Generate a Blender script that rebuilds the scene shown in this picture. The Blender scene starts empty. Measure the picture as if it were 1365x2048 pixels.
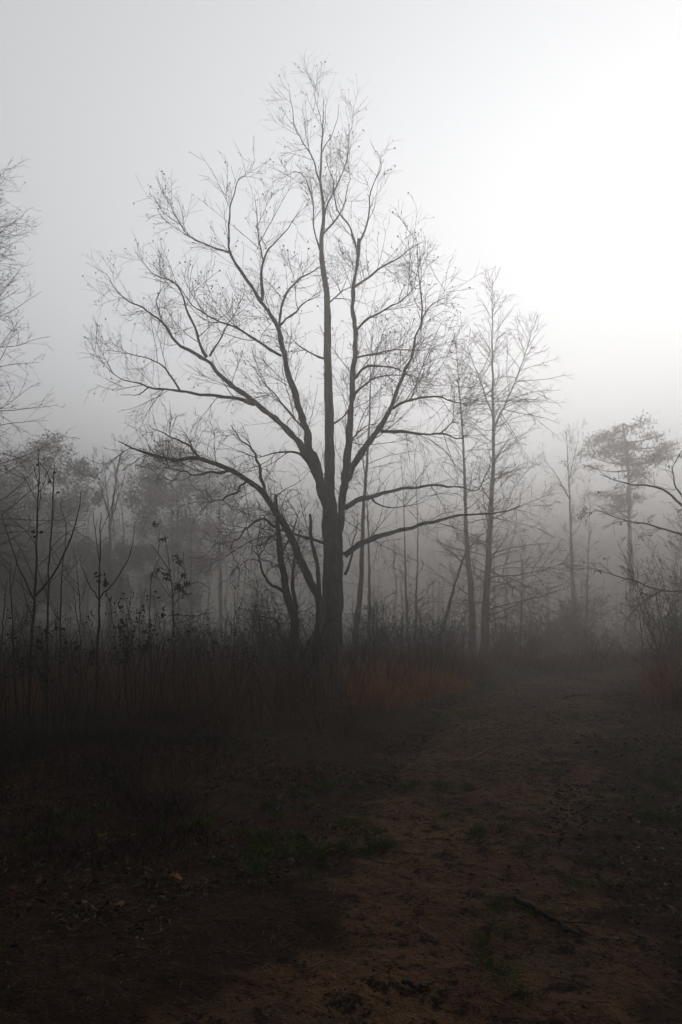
import bpy, math, random
import numpy as np

# ------------------------------------------------------------------ camera, sky, sun, exposure
SC = bpy.context.scene
F = 1365.0; HZ = 1240.0; CX = 682.5; EYE = 1.6
cam_d = bpy.data.cameras.new('camera'); cam = bpy.data.objects.new('camera', cam_d)
SC.collection.objects.link(cam); SC.camera = cam
cam.location = (0, 0, EYE); cam.rotation_euler = (math.radians(90), 0, 0)
cam_d.sensor_fit = 'VERTICAL'; cam_d.sensor_height = 36.0; cam_d.lens = 24.0
cam_d.shift_y = (HZ - 1024.0) / 2048.0
cam_d.clip_start = 0.05; cam_d.clip_end = 2000

SUN_EL, SUN_AZ = 10.5, 31.0            # degrees above the horizon, degrees right of the view
world = bpy.data.worlds.new("World"); SC.world = world; world.use_nodes = True
wn = world.node_tree; wn.nodes.clear()
wo = wn.nodes.new('ShaderNodeOutputWorld'); wb = wn.nodes.new('ShaderNodeBackground')
sky = wn.nodes.new('ShaderNodeTexSky'); sky.sky_type = 'NISHITA'; sky.sun_disc = False
sky.sun_elevation = math.radians(SUN_EL); sky.sun_rotation = math.radians(SUN_AZ)
sky.air_density = 1.0; sky.dust_density = 0.0; sky.ozone_density = 1.0; sky.altitude = 0
hs = wn.nodes.new('ShaderNodeHueSaturation'); hs.inputs['Saturation'].default_value = 0.12
wn.links.new(sky.outputs[0], hs.inputs['Color']); wn.links.new(hs.outputs[0], wb.inputs[0])
wb.inputs[1].default_value = 0.15
wn.links.new(wb.outputs[0], wo.inputs[0])

sun_d = bpy.data.lights.new('sun', 'SUN'); sun = bpy.data.objects.new('sun', sun_d)
SC.collection.objects.link(sun)
sun_d.energy = 1.4; sun_d.angle = math.radians(72); sun_d.color = (1.0, 0.95, 0.87)
sun.rotation_euler = (math.radians(90 - SUN_EL), 0, math.radians(180 - SUN_AZ))

SC.view_settings.view_transform = 'Standard'; SC.view_settings.look = 'None'
SC.view_settings.exposure = 1.82; SC.view_settings.gamma = 1.0
SC.cycles.use_denoising = True; SC.cycles.use_adaptive_sampling = False
SC.cycles.volume_bounces = 1; SC.cycles.max_bounces = 4; SC.cycles.diffuse_bounces = 2
SC.cycles.transparent_max_bounces = 8

FOG_DENSITY, FOG_COLOR, FOG_ANISO, FOG_TOP = 0.0258, (0.298, 0.284, 0.277), 0.75, 21.8

# ------------------------------------------------------------------ helpers
COL = SC.collection
def rng_of(seed): return np.random.default_rng(seed)

def tag(o, label=None, cat=None, group=None, kind=None):
    if label: o['label'] = label
    if cat: o['category'] = cat
    if group: o['group'] = group
    if kind: o['kind'] = kind
    return o

def thing(name, loc, label, cat, group=None):
    o = bpy.data.objects.new(name, None); COL.objects.link(o); o.location = loc
    o.empty_display_size = 0.3
    return tag(o, label, cat, group)

class MB:
    """collects quads and links them as ONE mesh object"""
    def __init__(s): s.v = []; s.f = []; s.n = 0
    def add(s, v, f):
        v = np.asarray(v, float).reshape(-1, 3); f = np.asarray(f, int).reshape(-1, 4)
        s.v.append(v); s.f.append(f + s.n); s.n += len(v)
    def build(s, name, mat, parent=None, smooth=True):
        v = np.concatenate(s.v); f = np.concatenate(s.f)
        if parent is not None: v = v - np.array(parent_loc(parent))
        me = bpy.data.meshes.new(name)
        me.vertices.add(len(v)); me.vertices.foreach_set('co', v.astype(np.float32).ravel())
        me.loops.add(f.size); me.loops.foreach_set('vertex_index', f.astype(np.int32).ravel())
        me.polygons.add(len(f)); me.polygons.foreach_set('loop_start', np.arange(0, f.size, 4, dtype=np.int32))
        me.polygons.foreach_set('use_smooth', np.full(len(f), smooth))
        me.update(calc_edges=True); me.materials.append(mat)
        o = bpy.data.objects.new(name, me); COL.objects.link(o)
        if parent is not None: o.parent = parent
        return o

def parent_loc(p):
    x, y, z = p.location
    while p.parent is not None:
        p = p.parent; x += p.location.x; y += p.location.y; z += p.location.z
    return (x, y, z)

def nrm(a): return a / (np.linalg.norm(a, axis=-1, keepdims=True) + 1e-9)

def tubes(mb, P, R, k=3, cap=False, ridge=None):
    P = np.asarray(P, float); R = np.asarray(R, float)
    if len(P) == 0: return
    B, N, _ = P.shape
    if cap:
        P = np.concatenate([P, P[:, -1:] + nrm(P[:, -1:] - P[:, -2:-1]) * R[:, -1:, None] * .6], 1)
        R = np.concatenate([R, R[:, -1:] * 0.02], 1); N += 1
    T = nrm(np.gradient(P, axis=1))
    m = np.abs(T.mean(1)); ref = np.eye(3)[np.argmin(m, 1)][:, None, :]
    U = nrm(np.cross(T, np.broadcast_to(ref, T.shape))); V = np.cross(T, U)
    a = np.arange(k) * 2 * math.pi / k
    RR = np.repeat(R[:, :, None], k, 2)
    if ridge:
        g = ridge[0].normal(size=(B, N, k)); a_ = ridge[0].normal(size=(B, 1, k)); RR = RR * (1 + ridge[1] * (.6 * a_ + .6 * (g + np.roll(g, 1, 1)) / 1.4))
    ring = P[:, :, None] + RR[..., None] * (np.cos(a)[None, None, :, None] * U[:, :, None] + np.sin(a)[None, None, :, None] * V[:, :, None])
    b = (np.arange(B) * N * k)[:, None, None]; i = (np.arange(N - 1) * k)[None, :, None]; j = np.arange(k)[None, None, :]; j2 = (j + 1) % k
    q = np.stack([b + i + j, b + i + j2, b + i + k + j2, b + i + k + j], -1)
    mb.add(ring, q)

def ribbons(mb, P, Wd, side):
    B, N, _ = P.shape
    L = P - side[:, None] * Wd[..., None] * .5; Rr = P + side[:, None] * Wd[..., None] * .5
    v = np.stack([L, Rr], 2)
    b = (np.arange(B) * N * 2)[:, None]; i = (np.arange(N - 1) * 2)[None]
    q = np.stack([b + i, b + i + 1, b + i + 3, b + i + 2], -1)
    mb.add(v, q)

def leaves(mb, rng, C, size, aspect=0.6, flat=0.0, fold=0.35, nrm_up=None):
    """leaf-sized kites folded along the midrib (two quads each), free orientation; flat=1 lies on the ground"""
    B = len(C); size = np.broadcast_to(size, (B,)).reshape(B, 1)
    d = rng.normal(size=(B, 3)); d[:, 2] *= (1 - flat); d = nrm(d)
    up = rng.normal(size=(B, 3)) * (1 - flat) + np.array([0, 0, 1.]) * flat + rng.normal(size=(B, 3)) * .25 * flat
    s = nrm(np.cross(d, up)); u = nrm(np.cross(s, d))
    w = size * aspect * rng.uniform(.7, 1.2, (B, 1)); fo = fold * rng.uniform(-.5, 1.5, (B, 1)) * w
    curl = size * rng.uniform(-.15, .3, (B, 1))
    p0 = C - d * size * .5; p3 = C + d * size * .5 + u * curl
    m1 = C - d * size * .1; m2 = C + d * size * .2 + u * curl * .3
    l1 = C - d * size * .12 + s * w * .5 + u * fo; r1 = C - d * size * .12 - s * w * .5 + u * fo
    l2 = C + d * size * .2 + s * w * .36 + u * (fo * .7 + curl * .3); r2 = C + d * size * .2 - s * w * .36 + u * (fo * .7 + curl * .3)
    v = np.stack([p0, l1, m1, r1, l2, m2, r2, p3], 1)
    b = (np.arange(B) * 8)[:, None, None]
    q = np.array([[0, 2, 1, 1], [0, 3, 2, 2], [1, 2, 5, 4], [2, 3, 6, 5], [4, 5, 7, 7], [5, 6, 7, 7]])
    # keep quads honest: build with four real corners only
    q = np.array([[0, 3, 2, 1], [1, 2, 5, 4], [2, 3, 6, 5], [4, 5, 6, 7]])
    mb.add(v, b + q[None])

def resample(P, R, n):
    P = np.asarray(P, float); R = np.asarray(R, float)
    s = np.r_[0, np.cumsum(np.linalg.norm(np.diff(P, axis=0), axis=1))]
    t = np.linspace(0, s[-1], n)
    return np.stack([np.interp(t, s, P[:, i]) for i in range(3)], 1), np.interp(t, s, R)

def catmull(P, m=8):
    P = np.asarray(P, float); Q = np.vstack([2 * P[0] - P[1], P, 2 * P[-1] - P[-2]]); out = []
    for i in range(1, len(Q) - 2):
        t = np.linspace(0, 1, m, endpoint=False)[:, None]; a, b, c, d = Q[i - 1], Q[i], Q[i + 1], Q[i + 2]
        out.append(.5 * ((2 * b) + (c - a) * t + (2 * a - 5 * b + 4 * c - d) * t * t + (3 * b - a - 3 * c + d) * t ** 3))
    out.append(P[-1:]); return np.vstack(out)

def gx(px, d): return (px - CX) / F * d
def at(px, py, d): return np.array([(px - CX) / F * d, d, EYE + (HZ - py) / F * d])

def trace(pts, d0, d1, r0, r1, n=28, rng=None, wob=0.0, power=1.0, flare=0.0, knob=0.0):
    """a limb seen at those places, its own depth running from d0 to d1 -> centre line and radii"""
    pts = np.asarray(pts, float)
    s = np.r_[0, np.cumsum(np.linalg.norm(np.diff(pts, axis=0), axis=1))]; s /= s[-1]
    P = np.array([at(x, y, d0 + (d1 - d0) * t) for (x, y), t in zip(pts, s)])
    P, _ = resample(catmull(P), np.zeros(len(catmull(P))), n)
    t = np.linspace(0, 1, n); R = r1 + (r0 - r1) * (1 - t) ** power
    if flare: R = R + flare * np.exp(-t * n * .55)
    if rng is not None and wob:
        w = rng.normal(size=(n, 3)); w = (w + np.roll(w, 1, 0)) * .5; w[0] = 0
        P = P + w * wob
    if rng is not None and knob: R = R * (1 + knob * rng.normal(size=n))
    return P, R

def grow(rng, P, R, dens, length, ang, tr=(0.1, 1.0), up=0.0, wander=0.12, n=6, rk=0.008, rmax=.65, tip=0.0022, sag=0.0, cap=None):
    """side branches of every branch in P; length and ang may be pairs (at tr[0], at tr[1])"""
    P = np.asarray(P, float); R = np.asarray(R, float)
    B, N, _ = P.shape
    if B == 0: return np.zeros((0, n, 3)), np.zeros((0, n))
    L = np.linalg.norm(np.diff(P, axis=1), axis=2).sum(1)
    cnt = rng.poisson(dens * L * (tr[1] - tr[0]))
    if cap: cnt = np.minimum(cnt, cap)
    idx = np.repeat(np.arange(B), cnt); M = len(idx)
    if M == 0: return np.zeros((0, n, 3)), np.zeros((0, n))
    u = rng.uniform(0, 1, M); t = tr[0] + (tr[1] - tr[0]) * u
    f = t * (N - 1); i = np.minimum(f.astype(int), N - 2); w = (f - i)[:, None]
    p = P[idx, i] * (1 - w) + P[idx, i + 1] * w
    T = nrm(P[idx, i + 1] - P[idx, i]); r = R[idx, i] * (1 - w[:, 0]) + R[idx, i + 1] * w[:, 0]
    pr = lambda q: (q[0] + (q[1] - q[0]) * u) if isinstance(q, tuple) else np.full(M, q)
    a = pr(ang) * rng.normal(1, .18, M); ln = pr(length) * rng.uniform(.55, 1.3, M)
    perp = rng.normal(size=(M, 3)); perp = nrm(perp - (perp * T).sum(1, keepdims=True) * T)
    d = np.cos(a)[:, None] * T + np.sin(a)[:, None] * perp; ub = up * rng.normal(1, 1.1, M) - rng.exponential(.02, M)
    zv = np.zeros((M, 3))
    out = np.zeros((M, n, 3)); out[:, 0] = p; st = (ln / (n - 1))[:, None]
    for k in range(1, n):
        zv[:, 2] = ub - sag * k / n; d = nrm(d + rng.normal(size=(M, 3)) * wander + zv)
        out[:, k] = out[:, k - 1] + d * st
    r0 = np.minimum(np.maximum(ln * rk, tip * 1.3), r * rmax + tip * .3)
    rr = r0[:, None] + (np.minimum(tip, r0) - r0)[:, None] * np.linspace(0, 1, n)[None] ** .8
    return out, rr

# ------------------------------------------------------------------ materials
def mat(name, cols, scale=6.0, rough=0.9, bump=0.3, bscale=40.0, spec=0.05, stretch=(1, 1, 1), detail=6.0, ramp=(0.3, 0.7), transl=None, dist=0.02):
    m = bpy.data.materials.new(name); m.use_nodes = True; nt = m.node_tree; b = nt.nodes['Principled BSDF']
    tc = nt.nodes.new('ShaderNodeTexCoord'); mp = nt.nodes.new('ShaderNodeMapping'); mp.inputs['Scale'].default_value = stretch
    nz = nt.nodes.new('ShaderNodeTexNoise'); nz.inputs['Scale'].default_value = scale; nz.inputs['Detail'].default_value = detail; nz.inputs['Roughness'].default_value = .65
    cr = nt.nodes.new('ShaderNodeValToRGB'); e = cr.color_ramp
    while len(e.elements) < len(cols): e.elements.new(.5)
    for k, c in enumerate(cols):
        e.elements[k].position = ramp[0] + (ramp[1] - ramp[0]) * k / max(1, len(cols) - 1); e.elements[k].color = (*c, 1)
    L = nt.links.new
    L(tc.outputs['Object'], mp.inputs[0]); L(mp.outputs[0], nz.inputs['Vector']); L(nz.outputs['Fac'], cr.inputs[0]); L(cr.outputs[0], b.inputs['Base Color'])
    b.inputs['Roughness'].default_value = rough; b.inputs['Specular IOR Level'].default_value = spec
    if bump:
        n2 = nt.nodes.new('ShaderNodeTexNoise'); n2.inputs['Scale'].default_value = bscale; n2.inputs['Detail'].default_value = 5
        bp = nt.nodes.new('ShaderNodeBump'); bp.inputs['Strength'].default_value = bump; bp.inputs['Distance'].default_value = dist
        L(mp.outputs[0], n2.inputs['Vector']); L(n2.outputs['Fac'], bp.inputs['Height']); L(bp.outputs[0], b.inputs['Normal'])
    return m

def soil(name, layers, verge=None):
    """layers: (noise scale, threshold, softness, colour) over the first colour"""
    m = bpy.data.materials.new(name); m.use_nodes = True; nt = m.node_tree; b = nt.nodes['Principled BSDF']; L = nt.links.new
    tc = nt.nodes.new('ShaderNodeTexCoord'); prev = None
    rgb = nt.nodes.new('ShaderNodeRGB'); rgb.outputs[0].default_value = (*layers[0], 1); prev = rgb.outputs[0]
    for k, (sc_, th, so, col) in enumerate(layers[1:]):
        nz = nt.nodes.new('ShaderNodeTexNoise'); nz.inputs['Scale'].default_value = sc_; nz.inputs['Detail'].default_value = 8; nz.inputs['Roughness'].default_value = .7
        mp = nt.nodes.new('ShaderNodeMapping'); mp.inputs['Location'].default_value = (k * 7.3, k * 3.1, 0)
        mr = nt.nodes.new('ShaderNodeMapRange'); mr.interpolation_type = 'SMOOTHSTEP'; mr.inputs['From Min'].default_value = th; mr.inputs['From Max'].default_value = th + so
        mx = nt.nodes.new('ShaderNodeMixRGB'); mx.inputs[2].default_value = (*col, 1)
        L(tc.outputs['Object'], mp.inputs[0]); L(mp.outputs[0], nz.inputs['Vector']); L(nz.outputs['Fac'], mr.inputs['Value']); L(mr.outputs[0], mx.inputs[0]); L(prev, mx.inputs[1]); prev = mx.outputs[0]
    if verge:   # earth mixed with rotted litter towards the sides of the track
        at_ = nt.nodes.new('ShaderNodeAttribute'); at_.attribute_name = 'tread'; nz = nt.nodes.new('ShaderNodeTexNoise'); nz.inputs['Scale'].default_value = 5; nz.inputs['Detail'].default_value = 8; nz.inputs['Roughness'].default_value = .75
        ad = nt.nodes.new('ShaderNodeMath'); ad.operation = 'ADD'; mr = nt.nodes.new('ShaderNodeMapRange'); mr.interpolation_type = 'SMOOTHSTEP'; mr.inputs['From Min'].default_value = .55; mr.inputs['From Max'].default_value = 1.05
        mx = nt.nodes.new('ShaderNodeMixRGB'); mx.inputs[1].default_value = (*verge, 1); L(tc.outputs['Object'], nz.inputs['Vector']); L(nz.outputs['Fac'], ad.inputs[0]); L(at_.outputs['Fac'], ad.inputs[1]); L(ad.outputs[0], mr.inputs['Value']); L(mr.outputs[0], mx.inputs[0]); L(prev, mx.inputs[2]); prev = mx.outputs[0]
    L(prev, b.inputs['Base Color']); b.inputs['Roughness'].default_value = .95; b.inputs['Specular IOR Level'].default_value = .03
    h = None
    for sc_, st in ((14, .05), (60, .02), (220, .008)):
        nz = nt.nodes.new('ShaderNodeTexNoise'); nz.inputs['Scale'].default_value = sc_; nz.inputs['Detail'].default_value = 4
        bp = nt.nodes.new('ShaderNodeBump'); bp.inputs['Strength'].default_value = .8; bp.inputs['Distance'].default_value = st
        L(tc.outputs['Object'], nz.inputs['Vector']); L(nz.outputs['Fac'], bp.inputs['Height'])
        if h is not None: L(h, bp.inputs['Normal'])
        h = bp.outputs[0]
    L(h, b.inputs['Normal']); return m

BARK = mat('dark_bark', [(.006, .0055, .005), (.016, .015, .014), (.05, .05, .047), (.08, .082, .076)], 7, .92, 1.0, 26, .05, (1, 1, .25), dist=.04)
TWIG = mat('dark_twig', [(.014, .012, .011), (.028, .024, .022)], 3, .9, 0)
BARKG = mat('grey_bark', [(.025, .023, .021), (.045, .042, .039), (.075, .072, .068)], 5, .92, .7, 22, .06, (1, 1, .3), dist=.03)
TWIGR = mat('reddish_twig', [(.03, .02, .018), (.055, .036, .032)], 3, .9, 0)
SAPB = mat('olive_sapling_bark', [(.02, .017, .011), (.04, .034, .022)], 8, .85, .4, 40, .2)
PODM = mat('brown_seed_pod', [(.03, .025, .02), (.06, .05, .04)], 20, .9, 0)
LEAFB = mat('brown_leaf', [(.012, .008, .007), (.028, .016, .012), (.075, .04, .028), (.17, .115, .09)], 9, .7, 0, spec=.1, ramp=(.3, .72))
LEAFD = mat('dark_oak_leaf', [(.03, .028, .022), (.06, .052, .04)], .8, .85, 0)
LEAFG = mat('olive_green_leaf', [(.03, .04, .018), (.06, .075, .03)], 5, .75, 0)
PINEM = mat('pine_needle', [(.02, .03, .018), (.045, .06, .032)], 1.5, .85, 0)
DRY = mat('rusty_dry_grass', [(.03, .009, .003), (.11, .037, .011), (.22, .095, .028)], 1.2, .85, 0, ramp=(.25, .75))
GREEN = mat('short_green_grass', [(.04, .065, .014), (.08, .13, .025)], 6, .8, 0)
ORANGE = mat('orange_dry_grass', [(.18, .065, .017), (.34, .14, .038), (.45, .23, .08)], 1.5, .85, 0, ramp=(.25, .75))
STRAW = mat('straw_bits', [(.012, .008, .006), (.06, .04, .026), (.2, .14, .1)], 4, .8, 0, ramp=(.25, .75))
WEED = mat('dark_weed', [(.012, .009, .008), (.028, .019, .015)], 3, .9, 0)
SOILP = soil('trodden_earth', ((.08, .043, .028), (.55, .42, .2, (.122, .07, .038)), (1.3, .5, .16, (.055, .038, .025)), (4, .53, .08, (.014, .009, .007)), (11, .53, .07, (.016, .01, .008)), (28, .53, .06, (.06, .036, .025)), (60, .58, .04, (.1, .068, .05)), (34, .6, .04, (.006, .004, .003))), verge=(.03, .0175, .012))
SOILG = soil('littered_earth', ((.036, .02, .0145), (.4, .45, .2, (.032, .023, .014)), (2.2, .5, .15, (.019, .012, .009)), (12, .52, .06, (.028, .015, .01)), (40, .58, .04, (.08, .053, .04)), (26, .58, .04, (.005, .004, .003))))

# ------------------------------------------------------------------ haze, ground, path
_g = rng_of(5); GK = [(_g.uniform(.15, .9), _g.uniform(0, 6.28), _g.uniform(0, 6.28), _g.uniform(0, 6.28)) for _ in range(9)]
PATH = np.array([(1.0, -1.0, 1.3), (2.3, -.8, 1.35), (3.3, -.5, 1.55), (4.75, -.2, 2.1), (6.8, .15, 2.8), (8, .4, 3.3), (9.1, .75, 3.9), (12.1, 1.5, 5.2), (16, 3.2, 6.9), (20, 5.8, 8.9), (21.5, 7.8, 10.5), (23, 11, 14.5), (25, 16, 20), (27, 22, 27), (30, 32, 38)])
def path_lr(y): return np.interp(y, PATH[:, 0], PATH[:, 1]), np.interp(y, PATH[:, 0], PATH[:, 2])
def gz(x, y):
    x = np.asarray(x, float); y = np.asarray(y, float); z = np.zeros(np.broadcast(x, y).shape)
    for f, a, b, c in GK: z = z + .022 * np.sin(f * 2.2 * (x * math.cos(a) + y * math.sin(a)) + b) * np.cos(f * 1.3 * (x * math.sin(a) - y * math.cos(a)) + c)
    l, r = path_lr(y); out = np.maximum(np.maximum(l - x, x - r), 0)
    z = z + .16 * (1 - np.exp(-out * .8)) - .03 * np.exp(-((x - (l + r) / 2) / ((r - l) * .3)) ** 2)
    k = np.clip((y - 21) / 26, 0, 1)
    return z * np.clip(1.6 - np.hypot(x, y) / 90, 0, 1) - 1.3 * k * k * (3 - 2 * k)

def sheet(name, xs, ys, zf, m, keep=None):
    X, Y = np.meshgrid(xs, ys); Z = zf(X, Y); nx, ny = len(xs), len(ys)
    i = np.arange(ny - 1)[:, None] * nx + np.arange(nx - 1)[None]
    q = np.stack([i, i + 1, i + nx + 1, i + nx], -1)
    if keep is not None: q = q[keep((X[:-1, :-1] + X[1:, 1:]) / 2, (Y[:-1, :-1] + Y[1:, 1:]) / 2)]
    mb = MB(); mb.add(np.stack([X, Y, Z], -1), q); return mb.build(name, m)

_NT = rng_of(77).random((256, 256))
def vn(x, y, f):
    x = np.asarray(x, float) * f + 57.3; y = np.asarray(y, float) * f + 31.7; i = np.floor(x).astype(int); j = np.floor(y).astype(int); u = x - i; v = y - j
    u = u * u * (3 - 2 * u); v = v * v * (3 - 2 * v); g = lambda a, b: _NT[a % 256, b % 256]
    return (g(i, j) * (1 - u) + g(i + 1, j) * u) * (1 - v) + (g(i, j + 1) * (1 - u) + g(i + 1, j + 1) * u) * v - .5
def rough(x, y): return .05 * vn(x, y, 1.1) + .035 * vn(x + 9, y, 3.1) + .022 * vn(x, y + 5, 7.3) + .012 * vn(x + 3, y + 8, 14.9)
xs = np.unique(np.r_[np.linspace(-190, -30, 33), np.linspace(-30, -8, 60), np.linspace(-8, 8, 330), np.linspace(8, 30, 60), np.linspace(30, 190, 33)])
ys = np.unique(np.r_[np.linspace(-190, -10, 30), np.linspace(-10, 1.5, 24), np.linspace(1.5, 10, 260), np.linspace(10, 30, 170), np.linspace(30, 190, 50)])
gfine = lambda x, y: gz(x, y) + np.where((np.abs(x) < 9) & (y > 1) & (y < 28), rough(x, y), 0)
tag(sheet('ground', xs, ys, gfine, SOILG), 'dark littered earth spreading under the trees and grass', 'ground', kind='structure')

def path_mesh():
    ny, nx = 520, 90; y = np.r_[np.linspace(1.2, 12, 340), np.linspace(12.06, 30, 180)]
    l, r = path_lr(y)
    e1 = .22 * np.sin(y * 2.1) + .14 * np.sin(y * 5.7 + 1) + .08 * np.sin(y * 13 + 2); e2 = .2 * np.sin(y * 1.7 + 3) + .14 * np.sin(y * 6.3) + .08 * np.sin(y * 15)
    u = np.linspace(0, 1, nx)[None]; X = (l + e1)[:, None] * (1 - u) + (r + e2)[:, None] * u; Y = np.repeat(y[:, None], nx, 1)
    Z = gfine(X, Y) + .004 + .012 * np.clip(np.minimum(u, 1 - u) * 14, 0, 1)
    i = np.arange(ny - 1)[:, None] * nx + np.arange(nx - 1)[None]
    mb = MB(); mb.add(np.stack([X, Y, Z], -1), np.stack([i, i + 1, i + nx + 1, i + nx], -1)); o = mb.build('path', SOILP)
    a_ = o.data.attributes.new('tread', 'FLOAT', 'POINT'); a_.data.foreach_set('value', np.repeat(np.clip(np.minimum(u, 1 - u) * 2.8, 0, 1), ny, 0).astype(np.float32).ravel()); return o
tag(path_mesh(), 'trodden reddish brown dirt track curving away to the right', 'path', kind='structure')

def haze():
    hx, top, bot = 200.0, FOG_TOP, -2.6
    v = [(-hx, -hx, bot), (hx, -hx, bot), (hx, hx, bot), (-hx, hx, bot), (-hx, -hx, top), (hx, -hx, top), (hx, hx, top), (-hx, hx, top)]
    mb = MB(); mb.add(v, [(0, 3, 2, 1), (4, 5, 6, 7), (0, 1, 5, 4), (1, 2, 6, 5), (2, 3, 7, 6), (3, 0, 4, 7)])
    m = bpy.data.materials.new('morning_fog'); m.use_nodes = True; nt = m.node_tree; nt.nodes.clear()
    o = nt.nodes.new('ShaderNodeOutputMaterial'); p = nt.nodes.new('ShaderNodeVolumePrincipled')
    p.inputs['Color'].default_value = (*FOG_COLOR, 1); p.inputs['Density'].default_value = FOG_DENSITY; p.inputs['Anisotropy'].default_value = FOG_ANISO
    nt.links.new(p.outputs[0], o.inputs['Volume']); m.cycles.volume_sampling = 'DISTANCE'
    tag(mb.build('haze', m, smooth=False), 'pale grey morning fog filling the clearing', 'fog', kind='stuff')
haze()

# ------------------------------------------------------------------ trees
def foot(P):
    """carry the lowest end of a traced stem down into the ground"""
    P = P.copy(); z = gz(P[0, 0], P[0, 1]); P[0, 2] = min(P[0, 2], z) - .12 if P[0, 2] > z - .12 else P[0, 2]; return P

def stem_tree(name, label, cat, trunk, seed, levels, bark, twig, group=None, k=8, limbs=(), pods=None, trunk_name='trunk'):
    """trunk (P,R); limbs: further traced (P,R); levels: list of grow() keyword dicts"""
    rng = rng_of(seed); P, R = trunk; base = P[0]
    o = thing(name, (base[0], base[1], float(gz(base[0], base[1]))), label, cat, group)
    mb = MB(); tubes(mb, P[None], R[None], k, cap=True); mb.build(trunk_name, bark, o)
    parents = [(np.array([P]), np.array([R]))]
    for LP, LR in limbs:
        m2 = MB(); tubes(m2, LP[None], LR[None], max(5, k - 2), cap=True); m2.build('limb', bark, o)
        parents.append((LP[None], LR[None]))
    tw = MB(); ends = []
    for pi, (p, r) in enumerate(parents):
        for li, lv in enumerate(levels):
            lv = dict(lv); tri = lv.pop('k', 3)
            if pi > 0 and li == 0 and 'limb' in lv: lv = {**lv, **lv['limb']}
            lv.pop('limb', None)
            p, r = grow(rng, p, r, **lv); tubes(tw, p, r, tri)
            if li == len(levels) - 1: ends.append(p)
    if tw.n: tw.build('crown', twig, o)
    if pods:
        n, size, m, zmin = pods; E = np.concatenate([e[:, -1] for e in ends])
        if zmin: E = E[E[:, 2] > zmin]
        if len(E) > 0:
            C = E[rng.integers(0, len(E), n)] + rng.normal(size=(n, 3)) * .03
            lb = MB(); leaves(lb, rng, C, rng.uniform(.6, 1.3, n) * size, .6); tag(lb.build('leaves' if m is not PODM else 'seed_pods', m, o), kind='stuff')
    return o

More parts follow.
